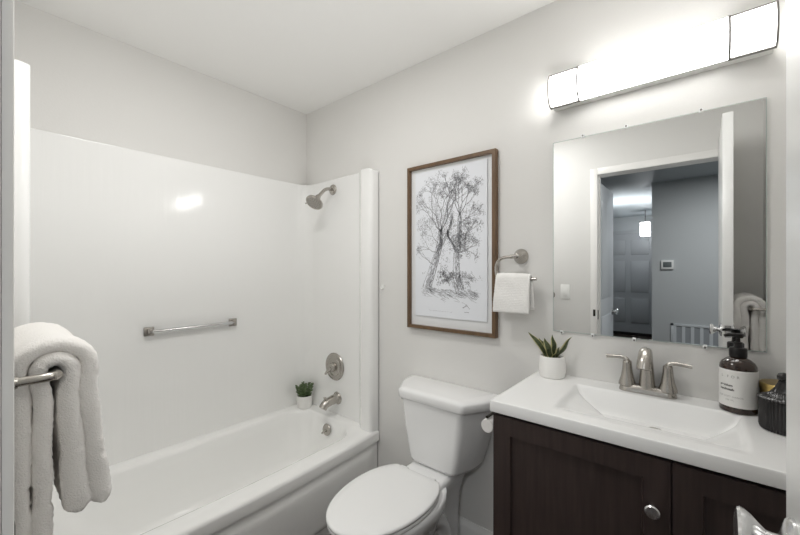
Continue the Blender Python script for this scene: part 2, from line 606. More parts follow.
def panel(plan, ztop):
    """plan: list of (x,y) on the visible face, and (nx,ny) pointing back to the wall"""
    bm = new()
    n = len(plan)
    rings = []
    for dz, inset in ((None, 0), (0.2, 0), (0.5, 0), (0.8, 0), (0.985, 0), (0.9945, 0), (0.9965, 0), (0.998, 0.05), (0.9995, 0.2), (1.0, 0.5), (1.0, 1.0)):
        ring = []
        for (x, y, wx, wy, drop) in plan:
            zt = ztop - drop
            zb_ = rim_z(x) + 0.0005
            z = zb_ if dz is None else zb_ + (zt - zb_) * dz
            ring.append((x + (wx - x) * inset, y + (wy - y) * inset, z))
        rings.append(ring)
    loft(bm, rings, False)
    return bm


tP = 0.012
rc = 0.085
plan = []
for k in range(9):                       # cove at the doorway end
    a = R(90 * k / 8)
    plan.append((tP + rc - rc * math.sin(a), TY0 + tP + rc - rc * math.cos(a)))
for k in range(1, 20):
    plan.append((tP, TY0 + tP + rc + (TY1 - TY0 - 2 * tP - 2 * rc) * k / 20))
for k in range(9):
    a = R(90 * k / 8)
    plan.append((tP + rc - rc * math.cos(a), TY1 - tP - rc + rc * math.sin(a)))
plan = [(x, y, 0.0005 if TY0 + 0.1 < y < TY1 - 0.1 else max(0.0005, x - 0.012), y if TY0 + 0.1 < y < TY1 - 0.1 else (y + 0.011 if y > -0.5 else y - 0.011), 0.0) for x, y in plan]
obj('back_panel', panel(plan, ZS), M['surround'], sur, smooth=50)


def nose(p):
    xs = [(0.097, tP), (0.2, tP), (0.35, tP), (0.48, tP), (0.545, tP + 0.001)]
    for k in range(1, 11):
        t = k / 10
        xs.append((0.545 + 0.085 * t, tP + (p - tP) * (3 * t * t - 2 * t ** 3)))
    xs.append((0.655, p))
    r = 0.024
    xs.append((0.668, p))
    for k in range(1, 8):
        a = R(90 * k / 7)
        xs.append((0.680 + r * math.sin(a), p - r + r * math.cos(a)))
    xs.append((0.704, 0.002))
    return xs


def drop_of(x):
    t = (x - 0.66) / 0.044
    return 0.0 if t <= 0 else 0.022 * (1 - math.sqrt(max(0, 1 - t * t)))


plan = [(x, TY1 - d, x, TY1 + 0.003, drop_of(x)) for x, d in nose(0.062)]
obj('end_panel', panel(plan, ZS), M['surround'], sur, smooth=50)
plan = [(x, TY0 + d, x, TY0 - 0.004, drop_of(x)) for x, d in nose(0.088)]
obj('end_panel', panel(plan, ZS), M['surround'], sur, smooth=50)

# ---- shower head
sh = thing('overhead_shower', 'brushed nickel shower head on a bent arm high on the tub surround', 'shower head', (0.31, -0.016, 1.86))
bm = new()
yw = TY1 - tP
lathe(bm, [(0.0001, 0.0), (0.034, 0.0), (0.034, 0.004), (0.030, 0.009), (0.016, 0.014), (0.0001, 0.014)], (0.31, yw, 1.858), '-Y', 32)
obj('flange', bm, M['nickel'], sh)
arm = smooth_path([(0.31, yw, 1.858), (0.31, -0.05, 1.858), (0.31, -0.085, 1.845), (0.31, -0.135, 1.795)], 6)
bm = new()
tube(bm, arm, 0.0105, 14)
obj('arm', bm, M['nickel'], sh)
hd_ax = Vector((0.12, -0.62, -0.76)).normalized()
bm = new()
lathe(bm, [(0.0001, -0.012), (0.014, -0.010), (0.017, 0.0), (0.014, 0.010), (0.016, 0.018), (0.024, 0.026), (0.044, 0.036), (0.054, 0.044), (0.056, 0.054), (0.052, 0.060), (0.046, 0.061), (0.044, 0.058), (0.0001, 0.058)], (0.31, -0.138, 1.792), hd_ax, 36)
obj('head', bm, M['nickel'], sh)
bm = new()
c0 = Vector((0.31, -0.138, 1.792)) + hd_ax * 0.0575
a_, b_ = frame_of(hd_ax)
for rr, nn in ((0.0, 1), (0.014, 6), (0.027, 11), (0.038, 16)):
    for k in range(nn):
        t = 2 * PI * k / nn
        lathe(bm, [(0.0022, 0.0), (0.0018, 0.003), (0.0001, 0.0035)], c0 + a_ * rr * math.cos(t) + b_ * rr * math.sin(t), hd_ax, 6)
obj('nozzle_plate', bm, M['screen'], sh)
bm = new()
c1 = Vector((0.31, -0.138, 1.792)) + hd_ax * 0.05
tube(bm, [c1 + Vector((-0.05, -0.01, 0)), c1 + Vector((-0.072, -0.014, 0.0))], 0.0045, 8)
obj('spray_lever', bm, M['nickel'], sh)

# ---- valve
vv = thing('shower_valve', 'round brushed nickel shower valve plate with a small lever above the spout', 'shower valve', (0.329, yw, 0.62))
bm = new()
lathe(bm, [(0.0001, 0.0), (0.088, 0.0), (0.089, 0.004), (0.085, 0.009), (0.074, 0.011), (0.070, 0.009), (0.060, 0.010), (0.056, 0.014), (0.045, 0.016), (0.0001, 0.017)], (0.329, yw, 0.709), '-Y', 48)
obj('escutcheon', bm, M['nickel'], vv)
bm = new()
lathe(bm, [(0.030, 0.014), (0.030, 0.032), (0.026, 0.040), (0.0001, 0.042)], (0.329, yw, 0.709), '-Y', 28)
tube(bm, smooth_path([(0.329, yw - 0.035, 0.705), (0.318, yw - 0.05, 0.690), (0.300, yw - 0.055, 0.668)], 5), [0.012] * 5 + [0.010] * 3 + [0.008] * 3, 10)
obj('lever_handle', bm, M['nickel'], vv)

# ---- spout
sp = thing('tub_spout', 'brushed nickel bathtub spout with a diverter knob, below the round valve plate', 'tub spout', (0.352, yw, 0.46))
bm = new()
pts = smooth_path([(0.352, yw, 0.510), (0.352, -0.03, 0.510), (0.352, -0.075, 0.506), (0.352, -0.115, 0.496), (0.352, -0.135, 0.474)], 5)
rad = [0.041, 0.040, 0.036, 0.033, 0.031] + [0.030] * 4 + [0.028] * 6 + [0.026] * 6
tube(bm, pts, rad[:len(pts)], 20)
obj('spout', bm, M['nickel'], sp)
bm = new()
lathe(bm, [(0.005, 0.0), (0.005, 0.016), (0.009, 0.018), (0.010, 0.026), (0.0001, 0.028)], (0.352, -0.118, 0.514), 'Z', 16)
obj('diverter_knob', bm, M['nickel'], sp)

# ---- wall bar on the back panel
gb = thing('soap_bar', 'slim brushed metal bar with two square brackets on the tub back panel', 'towel bar', (tP, -0.75, 1.0))
for y in (-0.960, -0.536):
    bm = new()
    box(bm, (tP - 0.001, y - 0.022, 1.003), (tP + 0.012, y + 0.022, 1.047), 0.002)
    box(bm, (tP + 0.012, y - 0.011, 1.012), (tP + 0.034, y + 0.011, 1.038), 0.002)
    obj('bracket', bm, M['nickel'], gb)
bm = new()
tube(bm, [(tP + 0.025, -0.957, 1.025), (tP + 0.025, -0.539, 1.025)], 0.0095, 14)
obj('bar', bm, M['chrome'], gb)

# ---- succulent on the tub ledge
sx, sy = 0.092, -0.082
sz = rim_z(sx)
su = thing('potted_succulent', 'tiny green succulent in a white pot on the corner of the bathtub ledge', 'potted plant', (sx, sy, sz))
bm = new()
lathe(bm, [(0.0001, 0), (0.042, 0.0), (0.046, 0.003), (0.052, 0.078), (0.051, 0.082), (0.048, 0.082), (0.047, 0.072), (0.0001, 0.072)], (sx, sy, sz), 'Z', 40)
obj('pot', bm, M['pot'], su)
bm = new()
lathe(bm, [(0.0001, 0.0), (0.0455, 0.0), (0.044, 0.004), (0.0001, 0.006)], (sx, sy, sz + 0.071), 'Z', 24)
obj('soil', bm, M['soil'], su)
rng = random.Random(5)
bm = new()


def leaf_blob(bm, base, d, ln, wd):
    a, b = frame_of(d)
    d = d.normalized()
    rings = []
    for t, k in ((0.0, 0.35), (0.25, 0.85), (0.55, 1.0), (0.8, 0.75), (1.0, 0.05)):
        rings.append([base + d * ln * t + (a * math.cos(q) + b * 0.6 * math.sin(q)) * wd * k for q in [2 * PI * j / 7 for j in range(7)]])
    loft(bm, rings, True, True, True)


for s_ in range(11):
    ang = s_ * 2.4
    rr = 0.036 * math.sqrt((s_ + 0.4) / 11)
    st0 = Vector((sx + rr * math.cos(ang), sy + rr * math.sin(ang), sz + 0.072))
    lean = Vector((math.cos(ang) * rr * 11, math.sin(ang) * rr * 11, 1)).normalized()
    hh = rng.uniform(0.06, 0.095)
    tube(bm, [st0, st0 + lean * hh], [0.004, 0.003], 6)
    for k in range(16):
        f_ = 0.15 + 0.85 * k / 15
        an = k * 2.39 + s_
        d = Vector((math.cos(an), math.sin(an), 0.35 + 0.9 * f_ * f_))
        leaf_blob(bm, st0 + lean * hh * f_, d, rng.uniform(0.016, 0.023) * (1.15 - 0.35 * f_), 0.0068)
obj('foliage', bm, M['succ'], su, smooth=60)

# small clip on the wall right of the surround
hk = thing('wall_clip', 'tiny white plastic clip on the wall beside the tub surround', 'hook', (0.74, 0, 1.22))
bm = new()
box(bm, (0.728, -0.006, 1.225), (0.748, 0.0, 1.250), 0.002)
obj('plate', bm, M['plate'], hk)
bm = new()
tube(bm, smooth_path([(0.738, -0.004, 1.232), (0.738, -0.018, 1.228), (0.738, -0.022, 1.240)], 4), 0.004, 8)
obj('hook', bm, M['plate'], hk)

# ================================================================== TOILET
TCX = 1.214
SCX = 1.188
tl = thing('toilet', 'white two piece toilet with closed lid between the bathtub and the vanity', 'toilet', (TCX, -0.38, 0))


def tank_ring(z, hw_b, hw_f, yb, yf, r=0.03):
    """plan: straight back, slanted sides, flat front with rounded corners"""
    base = [(-hw_b, yb), (hw_b, yb), (hw_b * 0.985, yb + (yf - yb) * 0.40), (hw_f, yf), (-hw_f, yf), (-hw_b * 0.985, yb + (yf - yb) * 0.40)]
    rad = [0.012, 0.012, 0.05, r, r, 0.05]
    pts = []
    n = len(base)
    for i in range(n):
        p = Vector(base[i])
        a = Vector(base[i - 1]) - p
        b = Vector(base[(i + 1) % n]) - p
        d = min(rad[i], a.length * 0.45, b.length * 0.45)
        s, e = p + a.normalized() * d, p + b.normalized() * d
        for k in range(7):
            t = k / 6
            q = s * (1 - t) ** 2 + p * 2 * t * (1 - t) + e * t * t
            pts.append((TCX + q.x, q.y, z))
    return pts


bm = new()
rings = []
for z, hb, hf, yf in ((0.425, 0.095, 0.080, -0.135), (0.427, 0.140, 0.106, -0.178), (0.436, 0.158, 0.118, -0.196), (0.455, 0.170, 0.125, -0.203), (0.52, 0.190, 0.134, -0.207), (0.62, 0.216, 0.148, -0.211), (0.735, 0.240, 0.160, -0.214)):
    rings.append(tank_ring(z, hb, hf, -0.012, yf, 0.024))
loft(bm, rings, True, True, True)
obj('tank', bm, M['porc'], tl, smooth=50)
bm = new()
rings = []
for z, k in ((0.7245, -0.003), (0.7265, 0.003), (0.731, 0.006), (0.7600, 0.007), (0.768, 0.003), (0.773, -0.006), (0.7755, -0.022)):
    rings.append(tank_ring(z, 0.250 + k, 0.166 + k, -0.006 - max(0, -k) * 0.5, -0.219 - k, 0.018))
loft(bm, rings, True, True, True)
obj('tank_lid', bm, M['porc'], tl, smooth=45)
bm = new()
lathe(bm, [(0.0001, 0), (0.013, 0.0), (0.013, 0.006), (0.009, 0.011), (0.0001, 0.012)], (TCX - 0.212, -0.125, 0.700), (-0.72, -0.69, 0), 20)
tube(bm, [(TCX - 0.219, -0.134, 0.706), (TCX - 0.221, -0.137, 0.694), (TCX - 0.219, -0.138, 0.682)], [0.005, 0.0055, 0.006], 10)
obj('flush_lever', bm, M['chrome'], tl)


def egg(hw, yb, yf, z, trunc=None, n=56, sq=2.15):
    """egg outline, wide towards the back; trunc = y of a straight back edge"""
    yc = yb + (yf - yb) * 0.46
    pts = []
    for k in range(n):
        t = 2 * PI * k / n
        c_, s_ = math.cos(t), math.sin(t)
        x = hw * math.copysign(abs(c_) ** (2 / sq), c_)
        if s_ < 0:
            y = yc + (yc - yf) * -math.pow(abs(s_), 2 / 2.0)
        else:
            y = yc + (yb - yc) * math.pow(abs(s_), 2 / 2.3)
        if trunc is not None:
            y = min(y, trunc)
        pts.append((SCX + x, y, z))
    return pts


YB, YFR = -0.222, -0.735
bm = new()
rings = [egg(0.105, -0.16, -0.60, 0.0), egg(0.108, -0.16, -0.605, 0.012), egg(0.100, -0.17, -0.59, 0.05), egg(0.092, -0.19, -0.56, 0.11), egg(0.098, -0.20, -0.57, 0.17), egg(0.125, -0.20, -0.61, 0.24),
         egg(0.155, -0.19, -0.66, 0.31), egg(0.176, -0.175, -0.695, 0.355), egg(0.182, -0.17, -0.706, 0.385), egg(0.180, -0.17, -0.704, 0.398), egg(0.172, -0.18, -0.695, 0.402)]
loft(bm, rings, True, True, True)
# rear pedestal and deck under the tank
rr_ = []
for z, hw, y0, y1 in ((0.0, 0.085, -0.05, -0.36), (0.05, 0.080, -0.05, -0.36), (0.20, 0.080, -0.045, -0.36), (0.30, 0.085, -0.04, -0.36), (0.36, 0.100, -0.035, -0.36), (0.39, 0.110, -0.03, -0.36), (0.407, 0.110, -0.03, -0.36), (0.416, 0.106, -0.034, -0.30), (0.4235, 0.096, -0.04, -0.23)):
    rr_.append([(SCX + 0.012 + x, y, z) for x, y in rrect(-hw, hw, y1, y0, 0.035, 6, 4)])
loft(bm, rr_, True, True, True)
# trapway bulge on each side
for sg in (-1, 1):
    pth = smooth_path([(SCX + sg * 0.07, -0.50, 0.16), (SCX + sg * 0.085, -0.38, 0.27), (SCX + sg * 0.088, -0.25, 0.26), (SCX + sg * 0.083, -0.18, 0.14), (SCX + sg * 0.075, -0.15, 0.02)], 6)
    tube(bm, pth, 0.038, 14)
obj('bowl', bm, M['porc'], tl, smooth=60)


def slab(bm, fn, z0, z1, rnd, dome=0.0, hollow=None):
    rings = [fn(-rnd, z0), fn(-rnd * 0.3, z0 + rnd * 0.3), fn(0.0, z0 + rnd), fn(0.0, z1 - rnd), fn(-rnd * 0.3, z1 - rnd * 0.3), fn(-rnd, z1)]
    if dome:
        for k, g in ((0.15, 0.45), (0.35, 0.75), (0.6, 0.93)):
            base = fn(-rnd, z1)
            cx_ = sum(p[0] for p in base) / len(base)
            cy_ = sum(p[1] for p in base) / len(base)
            rings.append([(cx_ + (p[0] - cx_) * (1 - k), cy_ + (p[1] - cy_) * (1 - k), z1 + dome * g) for p in base])
    loft(bm, rings, True, True, True)


bm = new()
slab(bm, lambda d, z: egg(0.176 + d, YB + d, YFR - d, z, trunc=-0.276 + d), 0.404, 0.420, 0.006)
obj('seat', bm, M['seat'], tl, smooth=45)
bm = new()
slab(bm, lambda d, z: egg(0.179 + d, YB + d, YFR - 0.004 - d, z, trunc=-0.268 + d), 0.4225, 0.440, 0.007, dome=0.004)
obj('seat_lid', bm, M['seat'], tl, smooth=45)
for sg in (-1, 1):
    bm = new()
    tube(bm, [(SCX + sg * 0.075 - 0.018, -0.266, 0.428), (SCX + sg * 0.075 + 0.018, -0.266, 0.428)], 0.010, 14)
    obj('hinge', bm, M['seat'], tl)

# supply valve on the wall beside the toilet
sv = thing('supply_valve', 'small chrome water supply valve low on the wall behind the toilet', 'valve', (1.06, 0, 0.20))
bm = new()
lathe(bm, [(0.0001, 0), (0.028, 0), (0.026, 0.006), (0.009, 0.010), (0.009, 0.045), (0.013, 0.05), (0.013, 0.07), (0.0001, 0.072)], (1.06, 0, 0.22), '-Y', 20)
obj('valve_body', bm, M['chrome'], sv)
bm = new()
tube(bm, smooth_path([(1.06, -0.06, 0.22), (1.055, -0.065, 0.30), (1.10, -0.08, 0.36), (1.12, -0.09, 0.435)], 5), 0.005, 8)
obj('hose', bm, M['satin'], sv)

# ================================================================== PICTURE
FX0, FX1, FZ0, FZ1, FD = 0.938, 1.446, 1.028, 1.882, 0.030
pf = thing('framed_print', 'tall framed tree etching in a walnut frame on the wall above the toilet', 'picture', (1.178, 0, 1.028))
bm = new()
fw = 0.017
outer = [(FX0, FZ0), (FX1, FZ0), (FX1, FZ1), (FX0, FZ1)]
innr = [(FX0 + fw, FZ0 + fw), (FX1 - fw, FZ0 + fw), (FX1 - fw, FZ1 - fw), (FX0 + fw, FZ1 - fw)]
b_ = 0.0015
oi = [(FX0 + b_, FZ0 + b_), (FX1 - b_, FZ0 + b_), (FX1 - b_, FZ1 - b_), (FX0 + b_, FZ1 - b_)]
rings = [[(x, -0.001, z) for x, z in outer], [(x, -FD + b_, z) for x, z in outer], [(x, -FD, z) for x, z in oi], [(x, -FD, z) for x, z in innr], [(x, -0.006, z) for x, z in innr]]
loft(bm, rings, True)
obj('frame', bm, M['frame'], pf, smooth=20)
boxobj('mat_board', (FX0 + fw - 0.004, -0.010, FZ0 + fw - 0.004), (FX1 - fw + 0.004, -0.002, FZ1 - fw + 0.004), M['matboard'], pf)
PX0, PX1, PZ0, PZ1 = 0.985, 1.400, 1.095, 1.846
rng = random.Random(11)
bm = new()
n = 40
edge = []
for (ax0, az0, ax1, az1) in ((PX0, PZ0, PX1, PZ0), (PX1, PZ0, PX1, PZ1), (PX1, PZ1, PX0, PZ1), (PX0, PZ1, PX0, PZ0)):
    for k in range(n):
        t = k / n
        j = rng.uniform(-0.0012, 0.0012)
        nx, nz = (0, 1) if az0 == az1 else (1, 0)
        edge.append((ax0 + (ax1 - ax0) * t + nx * j, az0 + (az1 - az0) * t + nz * j))
loft(bm, [[(x, -0.0125, z) for x, z in edge], [(x, -0.0155, z) for x, z in edge]], True, True, True)
obj('paper', bm, M['paper'], pf, smooth=0)
bm = new()
YI = -0.0158


def stroke(pts, w0, w1):
    pts = [Vector(p) for p in pts]
    L, Rr = [], []
    for i, p in enumerate(pts):
        d = (pts[min(i + 1, len(pts) - 1)] - pts[max(i - 1, 0)])
        if d.length < 1e-7:
            return
        nrm = Vector((-d.y, d.x)).normalized()
        wd = w0 + (w1 - w0) * i / (len(pts) - 1)
        L.append(p + nrm * wd)
        Rr.append(p - nrm * wd)
    for q in L + Rr:
        if not (PX0 + 0.004 < q.x < PX1 - 0.004 and PZ0 + 0.004 < q.y < PZ1 - 0.004):
            return
    vl = [bm.verts.new((q.x, YI, q.y)) for q in L]
    vr = [bm.verts.new((q.x, YI, q.y)) for q in Rr]
    for i in range(len(pts) - 1):
        bm.faces.new((vl[i], vl[i + 1], vr[i + 1], vr[i]))


def wob(p, q, n, amp):
    p, q = Vector(p), Vector(q)
    return [p.lerp(q, k / n) + Vector((rng.uniform(-amp, amp), rng.uniform(-amp, amp))) * (0 if k in (0, n) else 1) for k in range(n + 1)]


def tuft(c, r, n, wd=0.00055):
    for _ in range(n):
        a = rng.uniform(0, 2 * PI)
        q = r * math.sqrt(rng.random())
        p = Vector((c[0] + q * math.cos(a), c[1] + q * math.sin(a)))
        d = rng.uniform(0, 2 * PI)
        l_ = rng.uniform(0.003, 0.010)
        stroke(wob(p, p + Vector((math.cos(d), math.sin(d))) * l_, 2, 0.0015), wd, wd * 0.6)


def branch(p, ang, ln, wd, depth):
    q = Vector(p) + Vector((math.cos(ang), math.sin(ang))) * ln
    stroke(wob(p, q, 4, ln * 0.05), wd, wd * 0.65)
    if depth == 0:
        tuft(q, 0.014, 7)
        return
    for k in range(rng.choice((2, 2, 3))):
        branch(q, ang + rng.uniform(-0.62, 0.62), ln * rng.uniform(0.62, 0.86), wd * 0.62, depth - 1)


def trunk(ctrl, w0, w1):
    c = [Vector((p[0], p[1], 0)) for p in ctrl]
    path = [Vector((p.x, p.y)) for p in smooth_path(c, 8)]
    n_ = len(path)
    for side in (-1, 1):
        pts = []
        for i, p in enumerate(path):
            d = path[min(i + 1, n_ - 1)] - path[max(i - 1, 0)]
            nr = Vector((-d.y, d.x)).normalized()
            wd = w0 + (w1 - w0) * i / (n_ - 1)
            pts.append(p + nr * wd * side + Vector((rng.uniform(-1, 1), rng.uniform(-1, 1))) * 0.0012)
        stroke(pts, 0.0009, 0.0007)
    for i in range(n_ - 1):                    # hatching, denser on the right flank
        for k in range(int(14 * w0 / 0.026) + 1):
            p = path[i].lerp(path[i + 1], rng.random())
            wd = w0 + (w1 - w0) * i / (n_ - 1)
            s0 = rng.uniform(-1, 0.55) if rng.random() < 0.75 else rng.uniform(-1, 1)
            d = (path[i + 1] - path[i]).normalized()
            nr = Vector((d.y, -d.x))
            a = p + nr * wd * (-s0)
            stroke(wob(a, a + d * rng.uniform(0.008, 0.02) + nr * rng.uniform(-0.006, 0.006), 2, 0.001), 0.0006, 0.0004)
    return path


ta = trunk([(1.055, 1.235), (1.085, 1.31), (1.118, 1.40), (1.14, 1.47), (1.145, 1.53)], 0.026, 0.012)
tb = trunk([(1.255, 1.235), (1.238, 1.30), (1.236, 1.40), (1.25, 1.50), (1.255, 1.60)], 0.022, 0.009)
trunk([(1.12, 1.42), (1.165, 1.485), (1.20, 1.55), (1.21, 1.60)], 0.007, 0.004)
trunk([(1.238, 1.42), (1.21, 1.47), (1.19, 1.50), (1.185, 1.53)], 0.005, 0.003)
for a, ln in ((1.9, 0.085), (1.55, 0.10), (1.25, 0.095), (2.25, 0.075), (1.05, 0.08)):
    branch((1.145, 1.53), a, ln, 0.0026, 4)
for a, ln in ((1.75, 0.062), (1.35, 0.062), (1.0, 0.055), (2.0, 0.055)):
    branch((1.255, 1.60), a, ln, 0.0020, 4)
for p, a, ln in (((1.10, 1.36), 2.5, 0.05), ((1.12, 1.42), 2.7, 0.05), ((1.25, 1.5), 0.3, 0.05), ((1.24, 1.42), 0.2, 0.045), ((1.24, 1.46), 0.6, 0.05), ((1.13, 1.47), 2.3, 0.05), ((1.255, 1.56), 0.5, 0.05)):
    branch(p, a, ln, 0.0016, 3)
for _ in range(210):
    c = (rng.gauss(1.19, 0.080), rng.gauss(1.60, 0.085))
    tuft(c, 0.017, 11, 0.0005)
for _ in range(85):
    tuft((rng.gauss(1.27, 0.045), rng.gauss(1.475, 0.04)), 0.014, 14, 0.0006)
for _ in range(30):
    tuft((rng.gauss(1.05, 0.035), rng.gauss(1.52, 0.07)), 0.012, 6)
for _ in range(50):
    tuft((rng.gauss(1.19, 0.035), rng.gauss(1.30, 0.018)), 0.012, 13, 0.0007)   # hedge and bridge between the trunks
for _ in range(46):
    tuft((rng.gauss(1.29, 0.030), rng.gauss(1.285, 0.020)), 0.012, 9, 0.0006)
for k in range(210):                                                          # ground
    x = rng.uniform(1.02, 1.34)
    z = 1.245 - abs(rng.gauss(0, 0.022)) - max(0, (x - 1.10)) * 0.10 * rng.random()
    stroke(wob((x, z), (x + rng.uniform(0.012, 0.035), z - rng.uniform(0.002, 0.018)), 3, 0.0015), 0.0006, 0.0004)
# arch of the little bridge
stroke([(1.168 + 0.028 * math.cos(t), 1.255 + 0.034 * math.sin(t)) for t in [PI * k / 12 for k in range(13)]], 0.0012, 0.0012)
# caption and signature squiggles
x = 1.075
while x < 1.215:
    l_ = rng.uniform(0.002, 0.005)
    stroke(wob((x, 1.127 + rng.uniform(-.001, .001)), (x + l_, 1.127 + rng.uniform(-.002, .002)), 2, 0.001), 0.0006, 0.0006)
    x += l_ + rng.uniform(0.002, 0.005)
stroke(wob((1.275, 1.150), (1.290, 1.168), 3, 0.002), 0.0009, 0.0009)
stroke(wob((1.290, 1.168), (1.310, 1.148), 3, 0.003), 0.0009, 0.0009)
stroke(wob((1.270, 1.152), (1.300, 1.160), 4, 0.004), 0.0012, 0.0006)
stroke(wob((1.280, 1.132), (1.305, 1.132), 4, 0.001), 0.0010, 0.0010)
obj('drawing', bm, M['ink'], pf, smooth=0, label='grey ink drawing of two old trees beside a small bridge')

# ================================================================== TOWEL RING + HAND TOWEL
RY = -0.062
tr = thing('towel_ring', 'brushed nickel open towel ring on the wall right of the framed print', 'towel ring', (1.548, 0, 1.39))
bm = new()
lathe(bm, [(0.0001, 0.0), (0.033, 0.0), (0.033, 0.003), (0.030, 0.010), (0.022, 0.024), (0.014, 0.040), (0.010, 0.054), (0.0001, 0.058)], (1.552, 0, 1.394), '-Y', 32)
obj('mount', bm, M['nickel'], tr)
bm = new()
cp = [(1.552, RY + 0.008, 1.394), (1.530, RY, 1.391), (1.500, RY, 1.388), (1.478, RY, 1.378), (1.466, RY, 1.357), (1.465, RY, 1.325), (1.473, RY, 1.304), (1.495, RY, 1.298), (1.55, RY, 1.298), (1.640, RY, 1.298)]
pp = smooth_path(cp, 5)
tube(bm, pp, [0.0085] * 6 + [0.0065] * (len(pp) - 6), 12)
obj('ring_arm', bm, M['nickel'], tr)


def drape(bm, path, x0, x1, th, nseg=20, seed=0, amp=0.0012, flare=0.0, ripple=None, coarse=0.004, hem=None):
    """thick soft sheet following path [(y,z)] and spanning x0..x1, with rounded folded edges"""
    P = [Vector((0, p[0], p[1])) for p in path]
    n_ = len(P)
    rings = []
    thf = th if callable(th) else (lambda t, v=th: v)
    th = thf(0.3)
    half = (x1 - x0) / 2
    xm = (x0 + x1) / 2
    # cross-section: rounded slab
    cs = []
    for k in range(nseg + 1):
        cs.append((-half + th / 2 + (2 * half - th) * k / nseg, -th / 2))
    for k in range(1, 8):
        a = -PI / 2 + PI * k / 8
        cs.append((half - th / 2 + th / 2 * math.cos(a), th / 2 * math.sin(a)))
    for k in range(nseg + 1):
        cs.append((half - th / 2 - (2 * half - th) * k / nseg, th / 2))
    for k in range(1, 8):
        a = PI / 2 + PI * k / 8
        cs.append((-half + th / 2 + th / 2 * math.cos(a), th / 2 * math.sin(a)))
    for i, p in enumerate(P):
        d = (P[min(i + 1, n_ - 1)] - P[max(i - 1, 0)]).normalized()
        nr = Vector((0, -d.z, d.y))
        t = i / (n_ - 1)
        endk = 1.0
        e = min(i, n_ - 1 - i)
        if e < 3:
            endk = (0.35, 0.72, 0.93)[e]
        ring = []
        tk = thf(t)
        if hem and hem[0] < t < hem[1]:
            tk *= 0.80 + 0.05 * math.sin((t - hem[0]) / (hem[1] - hem[0]) * 6 * PI)
        for (xx, hh) in cs:
            hh *= tk / th
            q = Vector((xm + xx * (1 + flare * (abs(t - 0.5) * 2)), 0, 0)) + Vector((0, p.y, p.z)) + nr * hh * endk
            s1 = noise.noise(q * 14 + Vector((seed, 0, 0))) * coarse
            s2 = noise.noise(q * 160 + Vector((0, seed, 0))) * amp + noise.noise(q * 330) * amp * 0.7
            rp = ripple(xx, t) if ripple else 0.0
            q = q + nr * (s1 + rp) + (nr * (1 if hh >= 0 else -1)) * s2 + Vector((s2 * (1 if xx > 0 else -1), 0, 0))
            ring.append(q)
        rings.append(ring)
    loft(bm, rings, True, True, True)


def over_bar(yb, zb, r, zf, zr, sf=0.0, sr=0.0, step=0.006):
    """path from the rear hem, up, over the bar at (yb,zb), down to the front hem. +y is the front"""
    pts = []
    nr = max(8, int((zb - zr) / step))
    for k in range(nr):
        t = k / nr
        pts.append((yb - r - sr * (1 - t), zr + (zb - zr) * t))
    for k in range(15):
        a = PI - PI * k / 14
        pts.append((yb + r * math.cos(a), zb + r * math.sin(a)))
    nf = max(8, int((zb - zf) / step))
    for k in range(1, nf + 1):
        t = k / nf
        pts.append((yb + r + sf * t ** 0.8, zb - (zb - zf) * t))
    return pts


# hand towel (front is -y here: mirror the path)
bm = new()
pth = over_bar(0.0, 0.0, 0.0155, -0.142, -0.128, 0.020, 0.004, step=0.0028)
pth = [(RY - y, 1.298 + z) for y, z in pth]


def waffle(xx, t):
    return 0.0011 * math.sin(t * 400) + 0.0007 * math.sin(xx * 1400)


drape(bm, pth, 1.470, 1.618, 0.016, nseg=90, seed=3, amp=0.0007, flare=0.07, ripple=waffle, coarse=0.006)
ht = obj('hand_towel', bm, M['waffle'], None, smooth=80)
tag(ht, 'small white ribbed hand towel folded over the nickel towel ring', 'hand towel')

# ================================================================== MIRROR
MX0, MX1, MZ0, MZ1 = 1.690, 2.3055, 1.0885, 1.8535
mr = thing('wall_mirror', 'frameless rectangular wall mirror above the vanity, held by small clips', 'mirror', (2.0, 0, MZ0))
boxobj('glass', (MX0, -0.0065, MZ0), (MX1, -0.002, MZ1), M['mirror'], mr)
bm = new()
e_ = 0.0022
for lo, hi in (((MX0 - e_, MZ0 - e_), (MX0, MZ1 + e_)), ((MX1, MZ0 - e_), (MX1 + e_, MZ1 + e_)), ((MX0, MZ0 - e_), (MX1, MZ0)), ((MX0, MZ1), (MX1, MZ1 + e_))):
    box(bm, (lo[0], -0.0066, lo[1]), (hi[0], 0.0, hi[1]))
obj('edge', bm, M['mirror_edge'], mr)
for x, z, s in ((1.722, MZ0, -1), (1.835, MZ0, -1), (1.97, MZ0, -1), (2.165, MZ0, -1), (1.80, MZ1, 1), (1.945, MZ1, 1), (2.155, MZ1, 1)):
    bm = new()
    zc = z + s * 0.004
    box(bm, (x - 0.006, -0.010, zc - 0.007), (x + 0.006, -0.0068, zc + 0.007), 0.002)
    box(bm, (x - 0.006, -0.0075, z + s * 0.003), (x + 0.006, 0.0, z + s * 0.010), 0.001)
    c = obj('clip', bm, M['clip'], mr)
    bm = new()
    lathe(bm, [(0.0001, 0), (0.0035, 0), (0.0032, 0.0015), (0.0001, 0.002)], (x, -0.0098, z + s * 0.006), '-Y', 12)
    obj('screw', bm, M['band'], c)

# ================================================================== VANITY LIGHT
LX0, LX1, LZ0, LZ1, LD = 1.690, 2.325, 1.984, 2.112, 0.084
vl = thing('vanity_light', 'long glowing bath bar light with chrome trimmed ends above the mirror', 'wall lamp', (2.01, 0, LZ0))
boxobj('back_plate', (LX0 + 0.004, -0.042, LZ0 + 0.0005), (LX1 - 0.004, 0.0, LZ1 - 0.0005), M['plate'], vl, bevel=0.002)  # made this deep to keep the diffuser's glow off the wall


